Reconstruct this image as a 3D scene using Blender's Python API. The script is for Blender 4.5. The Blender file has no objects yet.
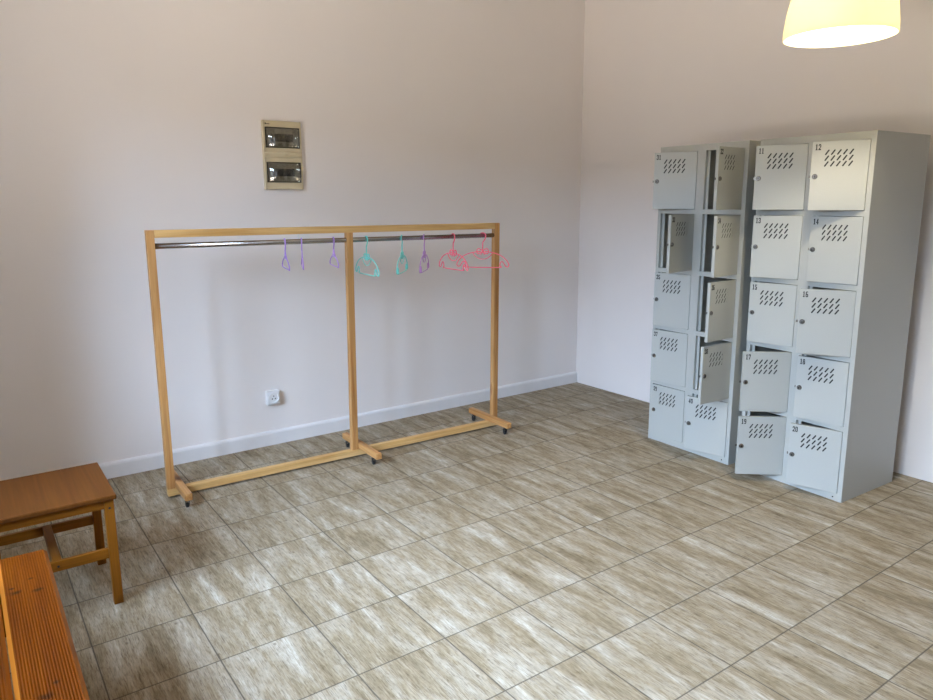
import bpy, bmesh, math, random
from mathutils import Vector, Matrix
random.seed(7)
SC = bpy.context.scene
COL = SC.collection
PI = math.pi

# ------------------------------------------------------------------ helpers
def lin(r, g, b):
    f = lambda c: (c / 255 / 12.92) if c / 255 <= .04045 else ((c / 255 + .055) / 1.055) ** 2.4
    return (f(r), f(g), f(b), 1.0)

def link(name, me, mat, parent=None):
    o = bpy.data.objects.new(name, me)
    COL.objects.link(o)
    if mat is not None and not me.materials:
        me.materials.append(mat)
    if parent is not None:
        o.parent = parent
    return o

def obj(name, bm, mat, parent=None, smooth=False):
    bmesh.ops.recalc_face_normals(bm, faces=bm.faces[:])
    me = bpy.data.meshes.new(name)
    bm.to_mesh(me)
    bm.free()
    if smooth:
        for p in me.polygons:
            p.use_smooth = True
    return link(name, me, mat, parent)

def thing(name, label, cat, loc=(0, 0, 0), rotz=0.0, group=None):
    o = bpy.data.objects.new(name, None)
    COL.objects.link(o)
    o.empty_display_size = .05
    o.location = loc
    o.rotation_euler = (0, 0, rotz)
    return tag(o, label, cat, group)

def tag(o, label, cat, group=None):
    o['label'] = label
    o['category'] = cat
    if group:
        o['group'] = group
    return o

def struct(name, bm, mat, label=None):
    o = obj(name, bm, mat)
    o['kind'] = 'structure'
    if label:
        o['label'] = label
    return o

def box(bm, x0, x1, y0, y1, z0, z1, bev=0.0, seg=2):
    ret = bmesh.ops.create_cube(bm, size=1.0)
    vs = ret['verts']
    for v in vs:
        v.co = Vector(((x0 + x1) / 2 + v.co.x * (x1 - x0), (y0 + y1) / 2 + v.co.y * (y1 - y0), (z0 + z1) / 2 + v.co.z * (z1 - z0)))
    if bev > 0:
        es = list({e for v in vs for e in v.link_edges})
        bmesh.ops.bevel(bm, geom=es, offset=bev, segments=seg, affect='EDGES', profile=.5)
    return bm

def nb():
    return bmesh.new()

def bx(*a, **k):
    return box(nb(), *a, **k)

def tube(bm, pts, r, seg=8, closed=False, caps=True):
    pts = [Vector(p) for p in pts]
    n = len(pts)
    tang = []
    for i in range(n):
        if closed:
            t = pts[(i + 1) % n] - pts[i - 1]
        else:
            t = pts[min(i + 1, n - 1)] - pts[max(i - 1, 0)]
        tang.append(t.normalized())
    up = Vector((0, 1, 0)) if abs(tang[0].y) < .9 else Vector((1, 0, 0))
    nrm = (up - tang[0] * up.dot(tang[0])).normalized()
    rings = []
    for i in range(n):
        nrm = (nrm - tang[i] * nrm.dot(tang[i])).normalized()
        b = tang[i].cross(nrm)
        rr = r[i] if isinstance(r, (list, tuple)) else r
        rings.append([bm.verts.new(pts[i] + (nrm * math.cos(a) + b * math.sin(a)) * rr)
                      for a in [2 * PI * k / seg for k in range(seg)]])
    m = n if closed else n - 1
    for i in range(m):
        A, B = rings[i], rings[(i + 1) % n]
        for k in range(seg):
            bm.faces.new((A[k], A[(k + 1) % seg], B[(k + 1) % seg], B[k]))
    if caps and not closed:
        bm.faces.new(rings[0][::-1])
        bm.faces.new(rings[-1])
    return bm

def smooth_path(pts, sub=6, closed=False):
    P = [Vector(p) for p in pts]
    n = len(P)
    out = []
    rng = n if closed else n - 1
    for i in range(rng):
        p0 = P[(i - 1) % n] if (closed or i > 0) else P[0]
        p1 = P[i]
        p2 = P[(i + 1) % n]
        p3 = P[(i + 2) % n] if (closed or i + 2 < n) else P[-1]
        for s in range(sub):
            t = s / sub
            out.append(.5 * ((2 * p1) + (p2 - p0) * t + (2 * p0 - 5 * p1 + 4 * p2 - p3) * t * t + (3 * p1 - p0 - 3 * p2 + p3) * t ** 3))
    if not closed:
        out.append(P[-1])
    return out

def disc_lathe(bm, prof, seg=32, M=None, cap0=True, cap1=True):
    """prof: list of (r, h) about local Z, then transformed by M"""
    M = M or Matrix.Identity(4)
    rings = []
    for r, h in prof:
        rings.append([bm.verts.new(M @ Vector((r * math.cos(2 * PI * k / seg), r * math.sin(2 * PI * k / seg), h))) for k in range(seg)])
    for A, B in zip(rings, rings[1:]):
        for k in range(seg):
            bm.faces.new((A[k], A[(k + 1) % seg], B[(k + 1) % seg], B[k]))
    if cap0:
        bm.faces.new(rings[0][::-1])
    if cap1:
        bm.faces.new(rings[-1])
    return bm

# ------------------------------------------------------------------ materials
def mat(name):
    m = bpy.data.materials.new(name)
    m.use_nodes = True
    nt = m.node_tree
    return m, nt, nt.nodes['Principled BSDF']

def N(nt, t, **kw):
    n = nt.nodes.new(t)
    for k, v in kw.items():
        if k in n.inputs:
            n.inputs[k].default_value = v
        else:
            setattr(n, k, v)
    return n

def L(nt, a, b):
    nt.links.new(a, b)

def math_node(nt, op, a, b=None, c=None):
    n = nt.nodes.new('ShaderNodeMath')
    n.operation = op
    for i, v in enumerate((a, b, c)):
        if v is None:
            continue
        if isinstance(v, (int, float)):
            n.inputs[i].default_value = v
        else:
            L(nt, v, n.inputs[i])
    return n.outputs[0]

def ramp(nt, src, stops, interp='LINEAR'):
    n = nt.nodes.new('ShaderNodeValToRGB')
    n.color_ramp.interpolation = interp
    e = n.color_ramp.elements
    while len(e) < len(stops):
        e.new(.5)
    for el, (p, c) in zip(e, stops):
        el.position = p
        el.color = c if len(c) == 4 else (*c, 1)
    L(nt, src, n.inputs[0])
    return n.outputs[0]

def mixc(nt, fac, a, b, mode='MIX'):
    n = nt.nodes.new('ShaderNodeMix')
    n.data_type = 'RGBA'
    n.blend_type = mode
    for s, v in ((n.inputs[0], fac), (n.inputs[6], a), (n.inputs[7], b)):
        if isinstance(v, (int, float)):
            s.default_value = v
        elif isinstance(v, tuple):
            s.default_value = v
        else:
            L(nt, v, s)
    return n.outputs[2]

def plain(name, col, rough=.5, metal=0.0, noise=.04, scale=30, bump=0.0):
    m, nt, p = mat(name)
    tc = N(nt, 'ShaderNodeTexCoord')
    nz = N(nt, 'ShaderNodeTexNoise', Scale=scale, Detail=4.0)
    L(nt, tc.outputs['Object'], nz.inputs['Vector'])
    dark = tuple(c * (1 - noise) for c in col[:3]) + (1,)
    lite = tuple(min(1, c * (1 + noise)) for c in col[:3]) + (1,)
    c = ramp(nt, nz.outputs[0], [(.35, dark), (.65, lite)])
    L(nt, c, p.inputs['Base Color'])
    p.inputs['Roughness'].default_value = rough
    p.inputs['Metallic'].default_value = metal
    if bump:
        b = N(nt, 'ShaderNodeBump', Strength=bump, Distance=.002)
        L(nt, nz.outputs[0], b.inputs['Height'])
        L(nt, b.outputs[0], p.inputs['Normal'])
    return m

def wood(name, axis, base, dark, knot, rough=.45, scale=1.0, ribs=0.0, knots=True, lite=None, spec=.25, spots=()):
    """grain runs along axis (0,1,2) of object space"""
    m, nt, p = mat(name)
    tc = N(nt, 'ShaderNodeTexCoord')
    mp = N(nt, 'ShaderNodeMapping')
    sc = [26 * scale] * 3
    sc[axis] = 1.6 * scale
    mp.inputs['Scale'].default_value = sc
    L(nt, tc.outputs['Object'], mp.inputs['Vector'])
    nz = N(nt, 'ShaderNodeTexNoise', Scale=1.0, Detail=5.0, Roughness=.6, Distortion=.6)
    L(nt, mp.outputs[0], nz.inputs['Vector'])
    mp2 = N(nt, 'ShaderNodeMapping')
    sc2 = [120 * scale] * 3
    sc2[axis] = 4 * scale
    mp2.inputs['Scale'].default_value = sc2
    L(nt, tc.outputs['Object'], mp2.inputs['Vector'])
    fine = N(nt, 'ShaderNodeTexNoise', Scale=1.0, Detail=2.0)
    L(nt, mp2.outputs[0], fine.inputs['Vector'])
    c = ramp(nt, nz.outputs[0], [(.3, dark), (.55, base), (.75, lite or base)])
    fr = ramp(nt, fine.outputs[0], [(.3, (.82, .8, .78, 1)), (.7, (1.06, 1.06, 1.06, 1))])
    c = mixc(nt, .8, c, fr, 'MULTIPLY')
    if knots:
        mp3 = N(nt, 'ShaderNodeMapping')
        sc3 = [10 * scale] * 3
        sc3[axis] = 3.4 * scale
        mp3.inputs['Scale'].default_value = sc3
        L(nt, tc.outputs['Object'], mp3.inputs['Vector'])
        vo = N(nt, 'ShaderNodeTexVoronoi', Scale=1.0)
        L(nt, mp3.outputs[0], vo.inputs['Vector'])
        k = ramp(nt, vo.outputs['Distance'], [(.04, (1, 1, 1, 1)), (.20, (0, 0, 0, 1))])
        gate = N(nt, 'ShaderNodeSeparateColor')
        L(nt, vo.outputs['Color'], gate.inputs[0])
        g = math_node(nt, 'GREATER_THAN', gate.outputs[0], .55)
        kk = math_node(nt, 'MULTIPLY', k, g)
        kk = math_node(nt, 'MULTIPLY', kk, .8)
        c = mixc(nt, kk, c, knot)
    if spots:                                    # knots at their own places in the board
        wob = N(nt, 'ShaderNodeTexNoise', Scale=60.0, Detail=3.0)
        L(nt, tc.outputs['Object'], wob.inputs['Vector'])
        so = N(nt, 'ShaderNodeSeparateXYZ')
        L(nt, tc.outputs['Object'], so.inputs[0])
        for kx, ky, kr in spots:
            ax = math_node(nt, 'MULTIPLY', math_node(nt, 'SUBTRACT', so.outputs[0], kx), .8)
            ay = math_node(nt, 'SUBTRACT', so.outputs[1], ky)
            dd = math_node(nt, 'SQRT', math_node(nt, 'ADD', math_node(nt, 'MULTIPLY', ax, ax), math_node(nt, 'MULTIPLY', ay, ay)))
            dd = math_node(nt, 'ADD', math_node(nt, 'DIVIDE', dd, kr), math_node(nt, 'MULTIPLY', wob.outputs[0], .8))
            c = mixc(nt, ramp(nt, dd, [(.55, (.85, .85, .85, 1)), (1.0, (0, 0, 0, 1))]), c, knot)
    L(nt, c, p.inputs['Base Color'])
    p.inputs['Specular IOR Level'].default_value = spec
    p.inputs['Roughness'].default_value = rough
    b = N(nt, 'ShaderNodeBump', Strength=.15, Distance=.001)
    L(nt, fine.outputs[0], b.inputs['Height'])
    if ribs:
        sx = N(nt, 'ShaderNodeSeparateXYZ')
        L(nt, tc.outputs['Object'], sx.inputs[0])
        s = math_node(nt, 'MULTIPLY', sx.outputs[0 if axis == 1 else 1], 2 * PI * ribs)
        w = math_node(nt, 'SINE', s)
        b2 = N(nt, 'ShaderNodeBump', Strength=.55, Distance=.0012)
        L(nt, w, b2.inputs['Height'])
        L(nt, b.outputs[0], b2.inputs['Normal'])
        L(nt, b2.outputs[0], p.inputs['Normal'])
    else:
        L(nt, b.outputs[0], p.inputs['Normal'])
    return m

# wall paint
def wall_paint(name, col):
    m, nt, p = mat(name)
    tc = N(nt, 'ShaderNodeTexCoord')
    n1 = N(nt, 'ShaderNodeTexNoise', Scale=1.3, Detail=3.0)
    L(nt, tc.outputs['Object'], n1.inputs['Vector'])
    c = ramp(nt, n1.outputs[0], [(.3, tuple(x * .97 for x in col[:3]) + (1,)), (.7, col)])
    n2 = N(nt, 'ShaderNodeTexNoise', Scale=90.0, Detail=3.0)
    L(nt, tc.outputs['Object'], n2.inputs['Vector'])
    b = N(nt, 'ShaderNodeBump', Strength=.06, Distance=.002)
    L(nt, n2.outputs[0], b.inputs['Height'])
    L(nt, b.outputs[0], p.inputs['Normal'])
    L(nt, c, p.inputs['Base Color'])
    p.inputs['Roughness'].default_value = .6
    p.inputs['Specular IOR Level'].default_value = .3
    return m

WALL = wall_paint('wall_paint', (.83, .783, .76, 1))
CEIL = wall_paint('ceiling_paint', (.80, .79, .77, 1))
SKIRT = plain('skirting_white', (.76, .745, .745, 1), .4, noise=.02, scale=6)

# floor tiles
TX, TY, OX, OY = .337593, .333978, -3.563818, -.304517
def floor_mat():
    m, nt, p = mat('wood_look_tiles')
    tc = N(nt, 'ShaderNodeTexCoord')
    sx = N(nt, 'ShaderNodeSeparateXYZ')
    L(nt, tc.outputs['Object'], sx.inputs[0])
    u = math_node(nt, 'DIVIDE', math_node(nt, 'SUBTRACT', sx.outputs[0], OX), TX)
    v = math_node(nt, 'DIVIDE', math_node(nt, 'SUBTRACT', sx.outputs[1], OY), TY)
    iu = math_node(nt, 'FLOOR', u)
    iv = math_node(nt, 'FLOOR', v)
    fu = math_node(nt, 'SUBTRACT', u, iu)
    fv = math_node(nt, 'SUBTRACT', v, iv)
    cid = N(nt, 'ShaderNodeCombineXYZ')
    L(nt, iu, cid.inputs[0])
    L(nt, iv, cid.inputs[1])
    wn = N(nt, 'ShaderNodeTexWhiteNoise')
    wn.noise_dimensions = '2D'
    L(nt, cid.outputs[0], wn.inputs['Vector'])
    rc = N(nt, 'ShaderNodeSeparateColor')
    L(nt, wn.outputs['Color'], rc.inputs[0])
    # local tile coordinate with a random offset for each tile (four printed faces repeat in reality)
    def vec(sxx, syy, k):
        c = N(nt, 'ShaderNodeCombineXYZ')
        L(nt, math_node(nt, 'ADD', math_node(nt, 'MULTIPLY', fu, sxx), math_node(nt, 'MULTIPLY', rc.outputs[0], 40.0 + k)), c.inputs[0])
        L(nt, math_node(nt, 'ADD', math_node(nt, 'MULTIPLY', fv, syy), math_node(nt, 'MULTIPLY', rc.outputs[1], 60.0 + k)), c.inputs[1])
        L(nt, math_node(nt, 'MULTIPLY', rc.outputs[2], 20.0), c.inputs[2])
        return c.outputs[0]
    big = N(nt, 'ShaderNodeTexNoise', Scale=1.0, Detail=4.0, Roughness=.62, Distortion=.3)
    L(nt, vec(5.5, 1.0, 0), big.inputs['Vector'])
    mid = N(nt, 'ShaderNodeTexNoise', Scale=1.0, Detail=5.0, Roughness=.65, Distortion=.5)
    L(nt, vec(20, 2.4, 7), mid.inputs['Vector'])
    fine = N(nt, 'ShaderNodeTexNoise', Scale=1.0, Detail=3.0, Roughness=.6, Distortion=.4)
    L(nt, vec(75, 6.0, 13), fine.inputs['Vector'])
    blot = N(nt, 'ShaderNodeTexNoise', Scale=1.0, Detail=4.0, Roughness=.7)
    L(nt, vec(14, 9, 23), blot.inputs['Vector'])
    base = ramp(nt, big.outputs[0], [(.28, lin(120, 105, 82)), (.45, lin(144, 130, 107)), (.58, lin(160, 149, 131)), (.74, lin(184, 176, 162))])
    m1 = ramp(nt, mid.outputs[0], [(.30, (.74, .72, .68, 1)), (.46, (.94, .93, .91, 1)), (.60, (1.03, 1.03, 1.03, 1)), (.74, (1.14, 1.15, 1.16, 1))])
    c = mixc(nt, .8, base, m1, 'MULTIPLY')
    m2 = ramp(nt, fine.outputs[0], [(.30, (.50, .46, .40, 1)), (.41, (.88, .86, .84, 1)), (.5, (1, 1, 1, 1)), (.66, (1.14, 1.14, 1.14, 1))])
    c = mixc(nt, .85, c, m2, 'MULTIPLY')
    hair = N(nt, 'ShaderNodeTexNoise', Scale=1.0, Detail=2.0, Roughness=.5, Distortion=.2)
    L(nt, vec(150, 9.0, 41), hair.inputs['Vector'])
    m4 = ramp(nt, hair.outputs[0], [(.33, (.66, .63, .59, 1)), (.45, (1, 1, 1, 1)), (.7, (1.12, 1.12, 1.12, 1))])
    c = mixc(nt, .8, c, m4, 'MULTIPLY')
    m3 = ramp(nt, blot.outputs[0], [(.33, (.82, .79, .73, 1)), (.5, (1, 1, 1, 1)), (.72, (1.06, 1.07, 1.08, 1))])
    c = mixc(nt, .8, c, m3, 'MULTIPLY')
    spk = N(nt, 'ShaderNodeTexNoise', Scale=1.0, Detail=2.0, Roughness=.5)
    L(nt, vec(58, 34, 53), spk.inputs['Vector'])
    m5 = ramp(nt, spk.outputs[0], [(.26, (.62, .57, .5, 1)), (.34, (1, 1, 1, 1))])
    c = mixc(nt, .8, c, m5, 'MULTIPLY')
    # small dark knots
    vo = N(nt, 'ShaderNodeTexVoronoi', Scale=1.0)
    L(nt, vec(6.0, 4.0, 31), vo.inputs['Vector'])
    ks = N(nt, 'ShaderNodeSeparateColor')
    L(nt, vo.outputs['Color'], ks.inputs[0])
    kn = ramp(nt, vo.outputs['Distance'], [(.04, (1, 1, 1, 1)), (.13, (0, 0, 0, 1))])
    kn = math_node(nt, 'MULTIPLY', kn, math_node(nt, 'GREATER_THAN', ks.outputs[0], .62))
    c = mixc(nt, math_node(nt, 'MULTIPLY', kn, .65), c, lin(92, 80, 62))
    # grout
    du = math_node(nt, 'MULTIPLY', math_node(nt, 'MINIMUM', fu, math_node(nt, 'SUBTRACT', 1.0, fu)), TX)
    dv = math_node(nt, 'MULTIPLY', math_node(nt, 'MINIMUM', fv, math_node(nt, 'SUBTRACT', 1.0, fv)), TY)
    d = math_node(nt, 'MINIMUM', du, dv)
    g = ramp(nt, d, [(.0010, (1, 1, 1, 1)), (.0019, (0, 0, 0, 1))])
    c = mixc(nt, g, c, lin(78, 71, 62))
    L(nt, c, p.inputs['Base Color'])
    r = ramp(nt, mid.outputs[0], [(.3, (.60, .60, .60, 1)), (.7, (.54, .54, .54, 1))])
    r = mixc(nt, g, r, (.9, .9, .9, 1))
    L(nt, r, p.inputs['Roughness'])
    p.inputs['Specular IOR Level'].default_value = .14
    h = mixc(nt, g, fine.outputs[0], (-1.5, -1.5, -1.5, 1))
    b = N(nt, 'ShaderNodeBump', Strength=.12, Distance=.0012)
    L(nt, h, b.inputs['Height'])
    L(nt, b.outputs[0], p.inputs['Normal'])
    return m
FLOOR = floor_mat()

PINE_B, PINE_D, PINE_L, PINE_K = lin(190, 142, 88), lin(160, 108, 58), lin(206, 162, 108), lin(96, 54, 24)
PINE = [wood('pine_along_%d' % a, a, PINE_B, PINE_D, PINE_K, .5, lite=PINE_L) for a in range(3)]
PINE_PALE = wood('pale_pine_along_0', 0, lin(212, 172, 112), lin(190, 144, 84), PINE_K, .5, lite=lin(226, 192, 138))
STOOL_TOP = wood('varnished_stool_top', 1, lin(92, 53, 18), lin(80, 43, 13), lin(58, 30, 10), .5, .8, knots=False, spec=.1)
STOOL = [wood('varnished_pine_%d' % a, a, lin(136, 84, 22), lin(114, 66, 14), lin(70, 34, 10), .45, spec=.15) for a in range(3)]
BENCH = wood('orange_ribbed_plank', 1, lin(106, 51, 1), lin(86, 38, 1), lin(42, 18, 5), .55, .7, ribs=150, lite=lin(120, 64, 4), spec=.05,
             spots=[(.044, .639, .026), (.098, .622, .024), (.066, .0995, .028), (.090, .140, .014), (.085, .705, .013), (.036, .67, .012)])
BENCH_EDGE_LIT = wood('chamfer_painted_light', 1, lin(160, 96, 26), lin(138, 76, 16), lin(80, 40, 12), .45, .7, spec=.1)
BENCH_X = wood('orange_plank_cross', 0, lin(150, 82, 8), lin(124, 62, 4), lin(60, 28, 6), .5, .7, spec=.06)
STEEL = plain('brushed_rod_steel', (.40, .385, .375, 1), .2, 1.0, noise=.03)
BLACK = plain('black_plastic', (.015, .015, .016, 1), .45, noise=.1)
CHROME = plain('caster_zinc', (.6, .6, .6, 1), .3, 1.0)
GREY = plain('light_grey_powder_coat', (.445, .453, .425, 1), .42, noise=.012, scale=200, bump=.02)
PAINT_BLACK = plain('black_number_paint', (.012, .012, .013, 1), .6, noise=.05)
LOCKM = plain('nickel_lock', (.23, .21, .19, 1), .35, 1.0, noise=.05)
CREAM = plain('cream_plastic', lin(206, 192, 160), .35, noise=.015, scale=8)
WHITEPL = plain('white_plastic', (.74, .74, .74, 1), .3, noise=.015)
DARKPL = plain('dark_smoked_frame', (.03, .028, .024, 1), .35)
BRKR = plain('breaker_grey', (.55, .53, .49, 1), .4)
BRKT = plain('breaker_toggle', (.16, .16, .17, 1), .4)
BRKB = plain('breaker_blue', (.05, .06, .09, 1), .4)
PURPLE = plain('purple_plastic', lin(176, 138, 216), .35, noise=.02)
MAUVE = plain('mauve_plastic', lin(190, 140, 200), .35, noise=.02)
TEAL = plain('turquoise_plastic', lin(116, 214, 204), .35, noise=.02)
PINK = plain('pink_plastic', lin(250, 112, 136), .35, noise=.02)

def smoked():
    m, nt, p = mat('smoked_cover')
    gl = N(nt, 'ShaderNodeBsdfGlossy', Roughness=.05)
    gl.inputs[0].default_value = (.9, .9, .9, 1)
    tr = N(nt, 'ShaderNodeBsdfTransparent')
    tr.inputs[0].default_value = (.70, .68, .61, 1)
    nz = N(nt, 'ShaderNodeTexNoise', Scale=3.0)
    f = ramp(nt, nz.outputs[0], [(.3, (.09, .09, .09, 1)), (.7, (.11, .11, .11, 1))])
    mx = N(nt, 'ShaderNodeMixShader')
    L(nt, f, mx.inputs[0])
    L(nt, tr.outputs[0], mx.inputs[1])
    L(nt, gl.outputs[0], mx.inputs[2])
    L(nt, mx.outputs[0], nt.nodes['Material Output'].inputs[0])
    return m
SMOKE = smoked()

def shade_mat():
    m, nt, p = mat('ivory_lamp_shade')
    p.inputs['Base Color'].default_value = lin(250, 246, 226)
    p.inputs['Roughness'].default_value = .35
    tl = N(nt, 'ShaderNodeBsdfTranslucent')
    nz = N(nt, 'ShaderNodeTexNoise', Scale=2.0)
    c = ramp(nt, nz.outputs[0], [(.3, lin(255, 246, 214)), (.7, lin(255, 249, 224))])
    L(nt, c, tl.inputs[0])
    mx = N(nt, 'ShaderNodeMixShader')
    mx.inputs[0].default_value = .4
    L(nt, p.outputs[0], mx.inputs[1])
    L(nt, tl.outputs[0], mx.inputs[2])
    L(nt, mx.outputs[0], nt.nodes['Material Output'].inputs[0])
    return m
SHADE = shade_mat()

def emit(name, col, s):
    m, nt, p = mat(name)
    e = N(nt, 'ShaderNodeEmission')
    e.inputs[0].default_value = col
    e.inputs[1].default_value = s
    L(nt, e.outputs[0], nt.nodes['Material Output'].inputs[0])
    return m
GLOW = emit('lit_bulb', (1, .88, .66, 1), 950.0)

# ------------------------------------------------------------------ room shell
XL, YF, H = -4.55, -9.5, 3.3          # left wall, wall behind the camera, ceiling
struct('floor', bx(XL - .2, .2, YF - .2, .2, -.1, 0), FLOOR)
struct('ceiling', bx(XL - .2, .2, YF - .2, .2, H, H + .1), CEIL)
struct('wall_back', bx(XL - .2, .2, 0, .2, 0, H), WALL)
struct('wall_right', bx(0, .2, YF - .2, 0, 0, H), WALL)

W1 = (-2.3, -1.2, .80, 2.25)         # windows in the left wall: y0, y1, z0, z1
W2 = (-3.9, -2.5, .80, 2.25)
bm = nb()
for y0, y1, z0, z1 in ((YF, 0, 0, W1[2]), (YF, 0, W1[3], H), (YF, W2[0], W1[2], W1[3]), (W2[1], W1[0], W1[2], W1[3]), (W1[1], 0, W1[2], W1[3])):
    box(bm, XL - .2, XL, y0, y1, z0, z1)
struct('wall_left', bm, WALL)
struct('wall_front', bx(XL - .2, .2, YF - .2, YF, 0, H), WALL)

def window(name, axis, pos, a0, a1, z0, z1):
    def b(bm, p0, p1, d0, d1, q0, q1):
        if axis == 'x':
            box(bm, pos + d0, pos + d1, p0, p1, q0, q1)
        else:
            box(bm, p0, p1, pos + d0, pos + d1, q0, q1)
    w = bpy.data.objects.new(name, None)
    COL.objects.link(w)
    w['kind'] = 'structure'
    bm = nb()
    f = .06
    b(bm, a0, a1, -.14, -.08, z0, z0 + f)
    b(bm, a0, a1, -.14, -.08, z1 - f, z1)
    mid = (a0 + a1) / 2
    for q in (a0, mid - f / 2, a1 - f):
        b(bm, q, q + f, -.14, -.08, z0 + f, z1 - f)
    obj('window_frame', bm, WHITEPL, w)
    gm, nt, p = mat(name + '_glass')
    gl = N(nt, 'ShaderNodeBsdfGlossy', Roughness=.02)
    tr = N(nt, 'ShaderNodeBsdfTransparent')
    mx = N(nt, 'ShaderNodeMixShader')
    mx.inputs[0].default_value = .07
    L(nt, tr.outputs[0], mx.inputs[1])
    L(nt, gl.outputs[0], mx.inputs[2])
    L(nt, mx.outputs[0], nt.nodes['Material Output'].inputs[0])
    g = nb()
    b(g, a0 + f, a1 - f, -.115, -.109, z0 + f, z1 - f)
    obj('window_glass', g, gm, w)
window('window_1', 'x', XL, *W1)
window('window_2', 'x', XL, *W2)

# skirting board on the back wall: tall board with a sloped top
bm = nb()
prof = [(0, 0), (-.016, 0), (-.016, .074), (-.013, .083), (-.006, .089), (0, .091)]
a = [bm.verts.new((XL, y, z)) for y, z in prof]
b_ = [bm.verts.new((0, y, z)) for y, z in prof]
for i in range(len(prof)):
    j = (i + 1) % len(prof)
    bm.faces.new((a[i], a[j], b_[j], b_[i]))
bm.faces.new(a)
bm.faces.new(b_[::-1])
struct('baseboard_back', bm, SKIRT, 'white skirting board along the back wall')

# ------------------------------------------------------------------ coat rack
RX, RY = -3.3757, -.4989
RA = -math.atan(.0275)
def droop(x):                     # beam and rod fall a little towards the far end
    return .006 - .012 * x / 2.1
def drooped(bm):
    for v in bm.verts:
        if v.co.z > .6:
            v.co.z += droop(v.co.x)
    return bm
rack = thing('clothes_rack', 'long pine clothes rack on casters with steel rod holding children hangers', 'clothes rack', (RX, RY, 0), RA)
S = .037
XM, XR = 1.038, 2.066
ROD_Y, ROD_Z, ROD_R = .020, 1.284, .0140
TOP = 1.362
obj('post', drooped(bx(0, S, 0, S, .05, TOP, bev=.002)), PINE[2], rack)
def leaning(bm, dx):                  # the posts are not quite plumb
    for v in bm.verts:
        v.co.x += dx * (v.co.z - .05) / 1.3
    return bm
obj('post', leaning(drooped(bx(XM, XM + S, 0, S, .05, TOP - S, bev=.002)), .011), PINE[2], rack)
obj('post', leaning(drooped(bx(XR, XR + S, 0, S, .05, TOP, bev=.002)), .013), PINE[2], rack)
obj('top_beam', drooped(bx(S, XR + .0125, .001, S - .001, TOP - S, TOP, bev=.002)), PINE_PALE, rack)
obj('bottom_rail', bx(0, XR + S, 0, S, .012, .05, bev=.002), PINE_PALE, rack)
bm = tube(nb(), [(S - .01, ROD_Y, ROD_Z), (XR + .02, ROD_Y, ROD_Z)], ROD_R, 24)
o = obj('hanging_rod', drooped(bm), STEEL, rack, smooth=True)
o['label'] = 'grey steel rod'
for fx, fa in ((S + .001, -.205), (XM + S + .002, -.228), (XR - S - .001, -.205)):
    bm = bx(fx, fx + S, fa, .235, .05, .05 + S, bev=.006, seg=3)
    foot = obj('foot', bm, PINE[1], rack)
    for cy in (-.160, .195):
        bm = nb()
        disc_lathe(bm, [(.013, .050), (.013, .046), (.006, .044), (.006, .036)], 14, Matrix.Translation((fx + S / 2, cy, 0)))
        for s in (-1, 1):
            box(bm, fx + S / 2 + s * .0095 - .001, fx + S / 2 + s * .0095 + .001, cy - .007, cy + .012, .012, .038, bev=.0008, seg=1)
        box(bm, fx + S / 2 - .0105, fx + S / 2 + .0105, cy - .007, cy + .012, .034, .038)
        M = Matrix.Translation((fx + S / 2 - .0075, cy + .004, .0125)) @ Matrix.Rotation(PI / 2, 4, 'Y')
        disc_lathe(bm, [(.010, 0), (.0125, .002), (.0125, .013), (.010, .015)], 20, M)
        c = obj('caster', bm, BLACK, foot)

# ------------------------------------------------------------------ hangers
HR = .0033
def arm(side):
    pts = [(.012, -.100), (.045, -.104), (.085, -.112), (.122, -.128), (.150, -.150), (.166, -.172), (.169, -.188),
           (.160, -.197), (.148, -.192), (.138, -.176), (.128, -.164), (.118, -.167), (.113, -.178), (.112, -.192), (.106, -.201)]
    return [(side * x, 0, z) for x, z in pts]
def make_hanger_hook(end):
    # arc over the rod, then the stem; the hook's inner side rests on top of the rod
    r = .0200
    cz = ROD_R + HR - r
    pts = [(-r * math.cos(t), 0, cz + r * math.sin(t)) for t in [(-25 + 10 * k) * PI / 180 for k in range(22)]]
    pts += [(.0165, 0, cz - .016), (.008, 0, cz - .030), (.001, 0, min(cz - .043, end + .004) if end > -.07 else cz - .043), (0, 0, end)]
    return tube(nb(), smooth_path(pts, 3), HR * 1.15, 10)
def make_hanger():
    parts = {'hook': make_hanger_hook(-.092)}
    # bow
    bm = nb()
    for s in (-1, 1):
        lp = [(0, 0, -.0995), (s * .012, 0, -.088), (s * .026, 0, -.083), (s * .036, 0, -.090), (s * .037, 0, -.104), (s * .029, 0, -.114), (s * .014, 0, -.109)]
        tube(bm, smooth_path(lp, 5, True), HR * 1.05, 8, closed=True)
    disc_lathe(bm, [(.0015, -.0032), (.0062, -.003), (.0075, 0), (.0062, .003), (.0015, .0032)], 14, Matrix.Translation((0, 0, -.0995)) @ Matrix.Rotation(PI / 2, 4, 'X'))
    for s in (-1, 1):
        tube(bm, smooth_path([(0, 0, -.102), (s * .008, 0, -.112), (s * .013, 0, -.122)], 4), HR, 8)
    parts['bow'] = bm
    # shoulders, end curls and the bottom bar as one loop
    lft = arm(-1)
    rgt = arm(1)
    path = lft[::1]
    full = smooth_path(lft + rgt[::-1], 5)
    bm = tube(nb(), full, HR, 8)
    parts['frame'] = bm
    arc = [(-.066, 0, -.107), (-.050, 0, -.128), (-.026, 0, -.144), (0, 0, -.149), (.026, 0, -.144), (.050, 0, -.128), (.066, 0, -.107)]
    parts['neck_arc'] = tube(nb(), smooth_path(arc, 5), HR * .8, 8)
    return parts
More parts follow.
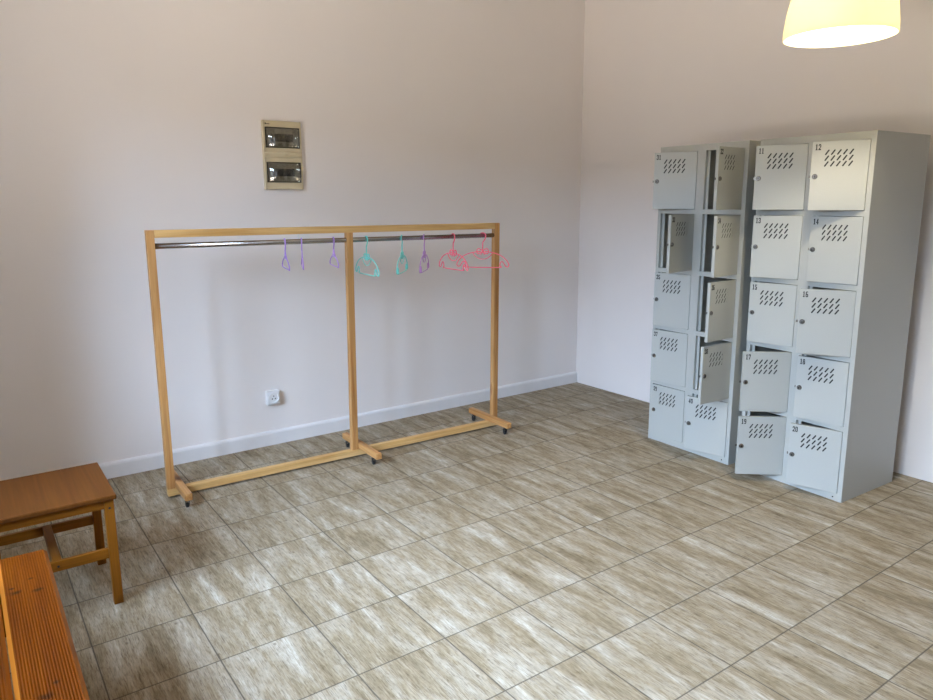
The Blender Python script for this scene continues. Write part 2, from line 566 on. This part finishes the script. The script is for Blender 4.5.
def make_plain_hanger():
    # the purple ones: moulded gusset under the hook, plain arms, straight bar
    parts = {'hook': make_hanger_hook(-.052)}
    bm = nb()
    t = .0026
    prof = [(0, -.044), (.009, -.052), (.024, -.070), (.056, -.092), (.040, -.095), (0, -.085)]
    prof += [(-x, z) for x, z in prof[::-1] if x > 0]
    f = [bm.verts.new((x, -t, z)) for x, z in prof]
    g = [bm.verts.new((x, t, z)) for x, z in prof]
    bm.faces.new(f)
    bm.faces.new(g[::-1])
    for q in range(len(prof)):
        bm.faces.new((f[q], g[q], g[(q + 1) % len(prof)], f[(q + 1) % len(prof)]))
    parts['gusset'] = bm
    half = [(.046, -.089), (.080, -.099), (.108, -.111), (.124, -.122), (.127, -.132), (.119, -.139), (.104, -.141)]
    loop = [(x, 0, z) for x, z in half] + [(-x, 0, z) for x, z in half[::-1]]
    parts['frame'] = tube(nb(), smooth_path(loop, 5, True), HR, 8, closed=True)
    return parts
HMESH, PMESH = {}, {}
for store, k, bm in [(HMESH, k, b) for k, b in make_hanger().items()] + [(PMESH, k, b) for k, b in make_plain_hanger().items()]:
    bmesh.ops.recalc_face_normals(bm, faces=bm.faces[:])
    me = bpy.data.meshes.new('hanger_' + k)
    bm.to_mesh(me)
    bm.free()
    for pgn in me.polygons:
        pgn.use_smooth = True
    store[k] = me
CAMX, CAMY = -4.141794, -4.180563
def place_hanger(wx, alpha, near, material, label):
    # wx: world x where the hook meets the rod; alpha: angle of the hanger to the viewing line; near: side turned to the room
    t = (wx - RX) / math.cos(RA)
    wy = RY + math.sin(RA) * t + ROD_Y
    v = Vector((wx - CAMX, wy - CAMY)).normalized()
    right = Vector((v.y, -v.x))
    a = math.radians(alpha)
    e = -v * math.cos(a) + right * (math.sin(a) * near)
    e *= near
    rz = math.atan2(e.y, e.x)
    root = thing('child_hanger', label, 'hanger', (wx, wy, ROD_Z + droop(t)), rz, 'small plastic hangers on the rack rod')
    for k, me in (PMESH if material is PURPLE else HMESH).items():
        ob = bpy.data.objects.new(k, me)
        COL.objects.link(ob)
        ob.parent = root
        if not me.materials:
            me.materials.append(material)
        ob.material_slots[0].link = 'OBJECT'
        ob.material_slots[0].material = material
    return root
place_hanger(-2.6826, 8.0, 1, PURPLE, 'purple plastic hanger nearest the rack post beside the stool, seen almost edge on')
place_hanger(-2.5882, 2.0, 1, PURPLE, 'purple plastic hanger seen fully edge on as a thin line, between two other purple ones')
place_hanger(-2.4018, 10.5, 1, PURPLE, 'purple plastic hanger just left of the middle post, below the fuse box edge')
place_hanger(-2.1997, 23.0, 1, TEAL, 'turquoise plastic hanger just right of the middle post, turned open with bow showing')
place_hanger(-1.9666, 11.0, -1, TEAL, 'turquoise plastic hanger seen nearly edge on, beside the mauve hanger')
place_hanger(-1.8136, 9.5, -1, MAUVE, 'mauve plastic hanger hanging between the narrow turquoise one and the pink ones')
place_hanger(-1.6052, 32.0, 1, PINK, 'pink plastic hanger next to the mauve one, half turned, its end overlapping the other pink')
place_hanger(-1.3809, 78.0, 1, PINK, 'pink plastic hanger seen full width at the end post of the rack')

# ------------------------------------------------------------------ lockers
LW, LD, LH = .590, .4985, 1.800
T = .0012
HX = (.266, .566)            # hinge lines
DW, DH = .245, .322
DTOP = [1.763, 1.4125, 1.0625, .7125, .3625]

def plate_with_slots():
    cu = bpy.data.curves.new('plate', 'CURVE')
    cu.dimensions = '2D'
    cu.fill_mode = 'BOTH'
    cu.extrude = .0006
    def poly(pts):
        sp = cu.splines.new('POLY')
        sp.points.add(len(pts) - 1)
        for q, (x, y) in zip(sp.points, pts):
            q.co = (x, y, 0, 1)
        sp.use_cyclic_u = True
    poly([(-DW + .003, -DH + .001), (-.002, -DH + .001), (-.002, -.001), (-DW + .003, -.001)])
    for r in range(3):
        for c in range(5):
            cx = -DW + .0675 + .0255 * c
            cz = -(.052 + .0268 * r)
            d = Vector((.0062, .0094))
            n = Vector((-d.y, d.x)).normalized() * .0034
            pts = []
            for sgn in (1, -1):
                base = math.atan2(n.y * sgn, n.x * sgn)
                for k in range(5):
                    ang = base - PI * k / 4
                    pts.append((cx + d.x * sgn + .0034 * math.cos(ang), cz + d.y * sgn + .0034 * math.sin(ang)))
            poly(pts)
    o = bpy.data.objects.new('tmp_plate', cu)
    COL.objects.link(o)
    bpy.context.view_layer.update()
    dg = bpy.context.evaluated_depsgraph_get()
    me = bpy.data.meshes.new_from_object(o.evaluated_get(dg))
    bpy.data.objects.remove(o)
    bpy.data.curves.remove(cu)
    me.transform(Matrix.Rotation(PI / 2, 4, 'X'))
    return me

plate = plate_with_slots()
bm = nb()
bm.from_mesh(plate)
bpy.data.meshes.remove(plate)
TH = .017
dx0, dx1, dz0, dz1 = -DW + .003, -.002, -DH + .001, -.001
box(bm, dx0, dx0 + .0012, .0004, TH, dz0, dz1)
box(bm, dx1 - .0012, dx1, .0004, TH, dz0, dz1)
box(bm, dx0, dx1, .0004, TH, dz1 - .0012, dz1)
box(bm, dx0, dx1, .0004, TH, dz0, dz0 + .0012)
box(bm, dx0, dx1, TH - .001, TH, dz0, dz1)
DOOR_ME = bpy.data.meshes.new('locker_door')
bmesh.ops.recalc_face_normals(bm, faces=bm.faces[:])
bm.to_mesh(bm and DOOR_ME)
bm.free()
DOOR_ME.materials.append(GREY)

# cam lock with key slot and tongue
def mesh_of(name, bm, m, smooth=False):
    bmesh.ops.recalc_face_normals(bm, faces=bm.faces[:])
    me = bpy.data.meshes.new(name)
    bm.to_mesh(me)
    bm.free()
    if smooth:
        for p in me.polygons:
            p.use_smooth = True
    me.materials.append(m)
    return me
LX, LZ = -DW + .022, -.163
RXN = Matrix.Rotation(PI / 2, 4, 'X')        # local z -> -y
bm = disc_lathe(nb(), [(.0122, 0), (.0122, .003), (.0106, .0052), (.0094, .0052), (.0086, .0032), (.0078, .0036), (.0070, .0072), (.0020, .0076)], 24,
                Matrix.Translation((LX, 0, LZ)) @ RXN)
LOCK_ME = mesh_of('lock_body', bm, LOCKM)
bm = nb()
box(bm, LX - .0014, LX + .0014, -.0084, -.0068, LZ - .0052, LZ + .0052)
KEY_ME = mesh_of('key_slot', bm, BLACK)
bm = nb()
box(bm, -DW - .006, -DW + .004, .010, .013, LZ - .006, LZ + .006, bev=.0008, seg=1)
TONGUE_ME = mesh_of('tongue', bm, LOCKM)

bm = bx(-DW + .055, -DW + .182, .012, .0155, -.125, -.035)  # black sheet added behind the slots, standing in for the shade inside
SLOT_SHADE_ME = mesh_of('slot_shade_sheet', bm, BLACK)

TV, TM = .35, .15
def B4(x0, x1, y0, y1):
    return [(x0, y0), (x1, y0), (x1, y1), (x0, y1)]
DIGIT = {
    '0': [B4(0, TV, .1, .9), B4(1 - TV, 1, .1, .9), B4(.12, .88, 0, TM), B4(.12, .88, 1 - TM, 1)],
    '1': [B4(.32, .70, 0, 1), B4(.1, .92, 0, .12), [(.08, .72), (.32, .80), (.32, 1), (.22, .92)]],
    '2': [B4(.12, .88, 1 - TM, 1), B4(1 - TV, 1, .55, .9), [(.05, TM), (.45, TM), (1, .56), (.66, .56)], B4(0, 1, 0, TM + .05), B4(0, TV, .66, .9)],
    '3': [B4(.12, .88, 1 - TM, 1), B4(.12, .88, 0, TM), B4(.38, .85, .44, .58), B4(1 - TV, 1, .56, .9), B4(1 - TV, 1, .1, .46), B4(0, TV, .68, .9), B4(0, TV, .1, .32)],
    '4': [B4(.50, .86, 0, 1), [(0, .26), (.2, .26), (.56, .86), (.56, 1)], B4(0, 1, .24, .37)],
    '5': [B4(.05, .95, 1 - TM - .03, 1), B4(.05, .3, .5, 1), B4(.2, .88, .46, .6), B4(1 - TV, 1, .1, .54), B4(.12, .88, 0, TM), B4(0, TV, .1, .3)],
    '6': [B4(0, TV, .1, .9), B4(1 - TV, 1, .1, .5), B4(.12, .88, 0, TM), B4(.12, .88, 1 - TM, 1), B4(.3, .88, .46, .59)],
    '7': [B4(0, 1, 1 - TM - .06, 1), [(.2, 0), (.58, 0), (1, .82), (.68, .82)], B4(0, .14, .66, .9)],
    '8': [B4(.04, .36, .55, .9), B4(.64, .96, .55, .9), B4(0, TV, .1, .47), B4(1 - TV, 1, .1, .47), B4(.12, .88, 0, TM), B4(.14, .86, 1 - TM, 1), B4(.2, .8, .44, .58)],
    '9': [B4(1 - TV, 1, .1, .9), B4(0, TV, .5, .9), B4(.12, .88, 0, TM), B4(.12, .88, 1 - TM, 1), B4(.12, .7, .41, .54)],
}
def number_mesh(txt):
    bm = nb()
    dw, dh, gap = .0112, .0275, .0022
    for k, ch in enumerate(txt):
        for poly in DIGIT[ch]:
            P = [(-DW + .015 + k * (dw + gap) + x * dw, -.0405 + y * dh) for x, y in poly]
            f = [bm.verts.new((x, -.0012, z)) for x, z in P]
            g = [bm.verts.new((x, -.0005, z)) for x, z in P]
            n = len(P)
            bm.faces.new(f)
            bm.faces.new(g[::-1])
            for q in range(n):
                bm.faces.new((f[q], g[q], g[(q + 1) % n], f[(q + 1) % n]))
    return mesh_of('number', bm, PAINT_BLACK)

def make_lockers(label, loc, rotz, first, angles):
    root = thing('locker_cabinet', label, 'lockers', loc, rotz, 'grey ten door locker cabinets')
    bm = nb()
    box(bm, 0, T, 0, LD, 0, LH)                       # sides
    box(bm, LW - T, LW, 0, LD, 0, LH)
    box(bm, T, LW - T, LD - T, LD, 0, LH)             # back
    box(bm, T, LW - T, 0, LD - T, LH - T, LH)         # top
    box(bm, T, LW - T, .02, LD - T, .036, .0372)      # floor of the lowest row
    obj('carcass', bm, GREY, root)
    # welded front frame: stiles and rails with a returned lip
    bm = nb()
    D = .024
    stiles = [(T, HX[0] - DW), (HX[0], HX[1] - DW), (HX[1], LW - T)]
    for x0, x1 in stiles:
        box(bm, x0, x1, 0, D, 0, LH - T)
    cols = [(HX[0] - DW, HX[0]), (HX[1] - DW, HX[1])]
    rails = [(0, DTOP[4] - DH - .001)] + [(DTOP[i] + .001, DTOP[i - 1] - DH - .001) for i in range(4, 0, -1)] + [(DTOP[0] + .001, LH - T)]
    for x0, x1 in cols:
        for z0, z1 in rails:
            box(bm, x0, x1, .0005, D, z0, z1)
        # inner stop strip behind the closing edge of the doors
        box(bm, x0, x0 + .016, D - .005, D + .0, .041, LH - .037)
    obj('front_frame', bm, GREY, root)
    # divider and shelves
    obj('divider', bx(.2930, .2942, D, LD - T, .0372, LH - T), GREY, root)
    for i in range(4):
        z = DTOP[i] - DH - .008
        bm = nb()
        box(bm, T, .2930, D, LD - T, z, z + .0012)
        box(bm, .2942, LW - T, D, LD - T, z, z + .0012)
        obj('shelf', bm, GREY, root)
    bm = disc_lathe(nb(), [(.004, 0), (.0035, .0012)], 12, Matrix.Translation((.545, 0, .018)) @ RXN)
    o = obj('fixing_hole', bm, BLACK, root)
    for row in range(5):
        for c in range(2):
            num = first + row * 2 + c
            d = link('door', DOOR_ME, None, root)
            d.location = (HX[c], 0, DTOP[row])
            d.rotation_euler = (0, 0, math.radians(angles[num]))
            d['label'] = 'locker door numbered %d' % num
            k = link('lock', LOCK_ME, None, d)
            ks = link('key_slot', KEY_ME, None, d)
            tg = link('latch', TONGUE_ME, None, d)
            nm = link('number', number_mesh(str(num)), None, d)
            vl = link('slot_shade_sheet', SLOT_SHADE_ME, None, d)
    return root

def locker_at(org, th, label, first, angles):
    th = math.radians(th)
    ex = Vector((math.sin(th), math.cos(th)))
    o = Vector(org) + ex * LW
    make_lockers(label, (o.x, o.y, 0), -(PI / 2 + th), first, angles)
locker_at((-.6509, -2.5359), 2.03, 'tall grey metal locker cabinet with doors 11 to 20, its whole side showing', 11,
          {11: 23, 12: 22, 13: 15, 14: 6, 15: 11, 16: 28, 17: 51.5, 18: 11, 19: 52, 20: 18.5})
locker_at((-.6496, -1.8933), 1.21, 'tall grey metal locker cabinet with doors 31 to 40, several swung wide open', 31,
          {31: 26, 32: 94.5, 33: 98, 34: 97, 35: 8, 36: 93.5, 37: 8, 38: 88.5, 39: 2.5, 40: 16})

# ------------------------------------------------------------------ fuse box on the back wall
FX0, FX1, FZ0, FZ1 = -2.595, -2.358, 1.570, 1.965
fb = thing('fuse_box', 'cream plastic fuse box with two smoked windows on the back wall', 'fuse box', ((FX0 + FX1) / 2, 0, FZ0))
fw, fh = FX1 - FX0, FZ1 - FZ0
bm = nb()
D0, D1 = -.028, 0
wx = .105
wins = [(.0405, .158), (.240, .357)]
# body as a frame round the two window openings
box(bm, -fw / 2, -wx, D0, D1, 0, fh, bev=.004)
box(bm, wx, fw / 2, D0, D1, 0, fh, bev=.004)
for z0, z1 in ((0, wins[0][0]), (wins[0][1], wins[1][0]), (wins[1][1], fh)):
    box(bm, -fw / 2 + .003, fw / 2 - .003, D0, D1, z0 + (.002 if z0 == 0 else 0), z1 - (.002 if z1 == fh else 0), bev=.002)
# raised band between the windows
for i in range(1):
    disc_lathe(bm, [(.016, -fw / 2 + .004), (.019, -fw / 2 + .012), (.019, fw / 2 - .012), (.016, fw / 2 - .004)], 24,
               Matrix.Translation((0, D0 + .010, .200)) @ Matrix.Rotation(PI / 2, 4, 'Y'))
obj('body', bm, CREAM, fb)
for wi, (z0, z1) in enumerate(wins):
    inner = nb()
    box(inner, -wx, wx, -.014, 0, z0, z1)
    ib = obj('breaker_bay', inner, BRKR, fb)
    ib['label'] = 'grey bay with switches'
    bm = nb()
    cz = (z0 + z1) / 2
    for k in range(8):
        x = -.070 + k * .0175
        box(bm, x, x + .0165, -.019, -.014, cz - .022, cz + .022, bev=.001, seg=1)
        box(bm, x + .005, x + .0115, -.023, -.019, cz - .007, cz + .007)
    obj('breaker_row', bm, BRKB if wi == 0 else BRKT, ib)
    bm = nb()
    n = 10
    rows = []
    for i in range(n + 1):
        t = i / n
        z = z0 + (z1 - z0) * t
        y = D0 - .001 - .007 * math.sin(PI * t)      # bulging cover, its left edge standing slightly proud
        rows.append([bm.verts.new((x, y - (.0105 if x < 0 else 0), z)) for x in (-wx, wx)] + [bm.verts.new((x, y + .002 - (.0105 if x < 0 else 0), z)) for x in (wx, -wx)])
    for A, B in zip(rows, rows[1:]):
        for k in range(4):
            bm.faces.new((A[k], A[(k + 1) % 4], B[(k + 1) % 4], B[k]))
    bm.faces.new(rows[0])
    bm.faces.new(rows[-1][::-1])
    cv = obj('cover', bm, SMOKE, fb, smooth=False)
    for pgn in cv.data.polygons:
        pgn.use_smooth = True
    cv['label'] = 'smoked transparent cover'
    bm = nb()
    e = .005
    box(bm, -wx, wx, D0 - .002, D0 + .006, z0, z0 + e)
    box(bm, -wx, wx, D0 - .002, D0 + .006, z1 - e, z1)
    box(bm, -wx, -wx + e, D0 - .002, D0 + .006, z0 + e, z1 - e)
    box(bm, wx - e, wx, D0 - .002, D0 + .006, z0 + e, z1 - e)
    obj('cover_rim', bm, DARKPL, cv)
bm = nb()
for k, (w_, h_) in enumerate([(.007, .008), (.005, .005), (.006, .005), (.004, .005)]):
    box(bm, -.105 + k * .008, -.105 + k * .008 + w_, D0 - .0006, D0 + .001, .372, .372 + h_)
obj('maker_mark', bm, PAINT_BLACK, fb)

# ------------------------------------------------------------------ wall socket and small junction cover
sk = thing('wall_socket', 'white surface mounted power socket low on the back wall under the rack', 'socket', (-2.622, 0, .265))
obj('housing', bx(-.041, .041, -.040, 0, 0, .086, bev=.006, seg=3), WHITEPL, sk)
bm = disc_lathe(nb(), [(.036, 0), (.036, .006), (.029, .007), (.028, .001), (.002, .001)], 32, Matrix.Translation((.0, -.0395, .043)) @ RXN)
obj('face_ring', bm, WHITEPL, sk)
for i, (px, pz, r) in enumerate(((-.0095, -.005, .0042), (.0095, -.005, .0042), (0, .012, .0036))):
    bm = disc_lathe(nb(), [(r, 0), (r * .9, .0012)], 14, Matrix.Translation((px, -.0405, .043 + pz)) @ RXN)
    obj('pin_hole', bm, BLACK, sk)
jb = obj('junction_cover', bx(-2.400, -2.326, -.012, .001, 1.272, 1.330, bev=.002), WHITEPL)
tag(jb, 'small white junction cover on the back wall behind the top of the rack', 'junction cover')

# ------------------------------------------------------------------ stool
SX0, SX1, SY0, SY1 = -4.165, -3.747, -1.420, -1.006
st = thing('stool', 'square varnished wooden stool with crossbars standing by the back wall', 'stool', ((SX0 + SX1) / 2, (SY0 + SY1) / 2, 0))
w, d = SX1 - SX0, SY1 - SY0
ZT = .440
bm = bx(-w / 2, w / 2, -d / 2, d / 2, ZT - .018, ZT, bev=.004, seg=3)
obj('seat', bm, STOOL_TOP, st)
lx = w / 2 - .009
g = .033
ly0, ly1 = d / 2 - .014, d / 2
legs = []
for sx_ in (-1, 1):
    for sy_ in (-1, 1):
        x0, x1 = sorted((sx_ * (lx - g), sx_ * lx))
        yo = (-d / 2 + .014, -d / 2 + .014 + g) if sy_ < 0 else (d / 2 - .001 - g, d / 2 - .001)
        leg = obj('leg', bx(x0, x1, yo[0], yo[1], 0, ZT - .018, bev=.003), STOOL[2], st)
        if sy_ < 0:
            bm = disc_lathe(nb(), [(.0045, 0), (.004, .0012)], 12, Matrix.Translation(((x0 + x1) / 2, yo[0], .388)) @ RXN)
            obj('bolt_head', bm, BLACK, leg)
fy0 = -d / 2 + .014
by1 = d / 2 - .001
xi = lx - g
obj('apron', bx(-xi, xi, fy0 + .006, fy0 + .024, .386, ZT - .018, bev=.001), STOOL[0], st)
obj('apron', bx(-xi, xi, by1 - .024, by1 - .006, .386, ZT - .018, bev=.001), STOOL[0], st)
for s in (-1, 1):
    x0, x1 = sorted((s * (lx - .006), s * (lx - .024)))
    obj('apron', bx(x0, x1, fy0 + g, by1 - g, .386, ZT - .018, bev=.001), STOOL[1], st)
obj('stretcher', bx(-xi, xi, fy0 + .006, fy0 + .024, .190, .228, bev=.002), STOOL[0], st)
obj('stretcher', bx(-xi, xi, by1 - .024, by1 - .006, .182, .220, bev=.002), STOOL[0], st)
obj('stretcher', bx(-.015, .015, fy0 + .024, by1 - .024, .186, .224, bev=.002), STOOL[1], st)
bm = disc_lathe(nb(), [(.0045, 0), (.004, .0012)], 12, Matrix.Translation((0, fy0 + .006, .209)) @ RXN)
obj('screw_head', bm, BLACK, st)

# ------------------------------------------------------------------ bench
BZ = .420
BX1, BY1, BLEN = -4.003, -1.690, 1.80
bn = thing('bench', 'long orange bench of ribbed wooden planks beside the stool', 'bench', (BX1 - .145, BY1 - BLEN / 2, 0))
hl = BLEN / 2
def plank(x0, x1):
    bm = bx(x0, x1, -hl, hl, BZ - .030, BZ, bev=.010, seg=1)
    o = obj('plank', bm, BENCH, bn)
    o.data.materials.append(BENCH_EDGE_LIT)          # smooth unribbed chamfer; lighter colour paints in the light its edge catches
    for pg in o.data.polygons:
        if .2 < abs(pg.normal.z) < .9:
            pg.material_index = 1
    return o
plank(.0085, .145)
plank(-.131, .0055)
for y in (hl - .22, -hl + .22):
    obj('cross_batten', bx(-.125, .133, y - .03, y + .03, BZ - .060, BZ - .030, bev=.002), BENCH_X, bn)
    for x in (-.118, .072):
        obj('leg', bx(x, x + .054, y - .027, y + .027, 0, BZ - .060, bev=.003), STOOL[2], bn)

# ------------------------------------------------------------------ pendant lamp
PX, PY, PZ = -1.209, -2.619, 2.117
lamp = thing('pendant_lamp', 'lit ivory dome pendant lamp hanging in front of the lockers', 'lamp', (PX, PY, PZ))
bm = nb()
prof = [(.2025, 0), (.203, .006), (.201, .04), (.194, .10), (.181, .16), (.160, .22), (.130, .27), (.094, .31), (.056, .334), (.030, .345)]
t = .004
inner = [(r - t, max(h - t * .5, 0)) for r, h in reversed(prof)]
disc_lathe(bm, prof + inner, 64, cap0=False, cap1=False)
# close the rim and the crown
bm.verts.ensure_lookup_table()
n = 64
R0 = bm.verts[0:n]
RE = bm.verts[len(bm.verts) - n:len(bm.verts)]
for k in range(n):
    bm.faces.new((R0[k], R0[(k + 1) % n], RE[(k + 1) % n], RE[k]))
obj('lamp_shade', bm, SHADE, lamp, smooth=True)
bm = disc_lathe(nb(), [(.004, .30), (.024, .30), (.026, .36), (.018, .40), (.006, .405)], 24)
obj('lamp_holder', bm, WHITEPL, lamp)
bm = disc_lathe(nb(), [(.003, .190), (.020, .196), (.030, .215), (.033, .233), (.028, .255), (.018, .276), (.016, .30)], 24)
o = obj('bulb', bm, GLOW, lamp, smooth=True)
obj('cord', tube(nb(), [(0, 0, .40), (0, 0, H - PZ - .02)], .0035, 8), WHITEPL, lamp)
bm = disc_lathe(nb(), [(.05, H - PZ), (.05, H - PZ - .02), (.02, H - PZ - .035), (.004, H - PZ - .036)], 24)
obj('ceiling_rose', bm, WHITEPL, lamp)

# ------------------------------------------------------------------ light
GRD_W, GRD_C = 3900, (1.0, .88, .74)
SKY_W, SKY_C = 5000, (.54, .725, 1.0)
def area(name, loc, rot, sx_, sy_, energy, col):
    l = bpy.data.lights.new(name, 'AREA')
    l.shape = 'RECTANGLE'
    l.size, l.size_y = sx_, sy_
    l.energy = energy
    l.color = col
    o = bpy.data.objects.new(name, l)
    COL.objects.link(o)
    o.location = loc
    o.rotation_euler = rot
    return o
# open sky seen through the window, above the houses opposite
area('daylight_sky', (XL - 4.0, -2.4, 4.3), (0, -PI / 2 + math.radians(20), 0), 3.6, 9.0, SKY_W, SKY_C)
# sunlit ground outside, throwing warm light up through the windows
area('sunlit_ground', (XL - 4.0, -3.2, -.3), (PI, 0, 0), 8.0, 10.0, GRD_W, GRD_C)
w = bpy.data.worlds.new('outdoor_sky')
SC.world = w
w.use_nodes = True
bg = w.node_tree.nodes['Background']
bg.inputs[0].default_value = (.75, .86, 1.0, 1)
bg.inputs[1].default_value = 1.0

# ------------------------------------------------------------------ camera
f, yaw, pitch, roll = 714.36564, -.61215014, .18545467, -.00662768
cxp, cyp = 457.41378, 334.23878
cy, sy, cp, sp = math.cos(yaw), math.sin(yaw), math.cos(pitch), math.sin(pitch)
fwv = Vector((-sy * cp, cy * cp, -sp))
r = Vector((cy, sy, 0))
u = r.cross(fwv)
r2 = r * math.cos(roll) + u * math.sin(roll)
u2 = -r * math.sin(roll) + u * math.cos(roll)
cam = bpy.data.cameras.new('camera')
cam.sensor_fit = 'HORIZONTAL'
cam.sensor_width = 36
cam.lens = f * 36 / 933
cam.shift_x = (466.5 - cxp) / 933
cam.shift_y = (cyp - 350) / 933
cam.clip_start = .05
co = bpy.data.objects.new('camera', cam)
COL.objects.link(co)
M = Matrix((r2, u2, -fwv)).transposed().to_4x4()
M.translation = Vector((CAMX, CAMY, 1.500161))
co.matrix_world = M
SC.camera = co

SC.view_settings.view_transform = 'Standard'
SC.view_settings.look = 'None'
SC.view_settings.gamma = 1
SC.view_settings.use_curve_mapping = False
SC.view_settings.exposure = 0.22
SC.cycles.use_denoising = True
SC.cycles.max_bounces = 10
SC.cycles.diffuse_bounces = 6
SC.cycles.caustics_reflective = False
SC.cycles.sample_clamp_indirect = 6
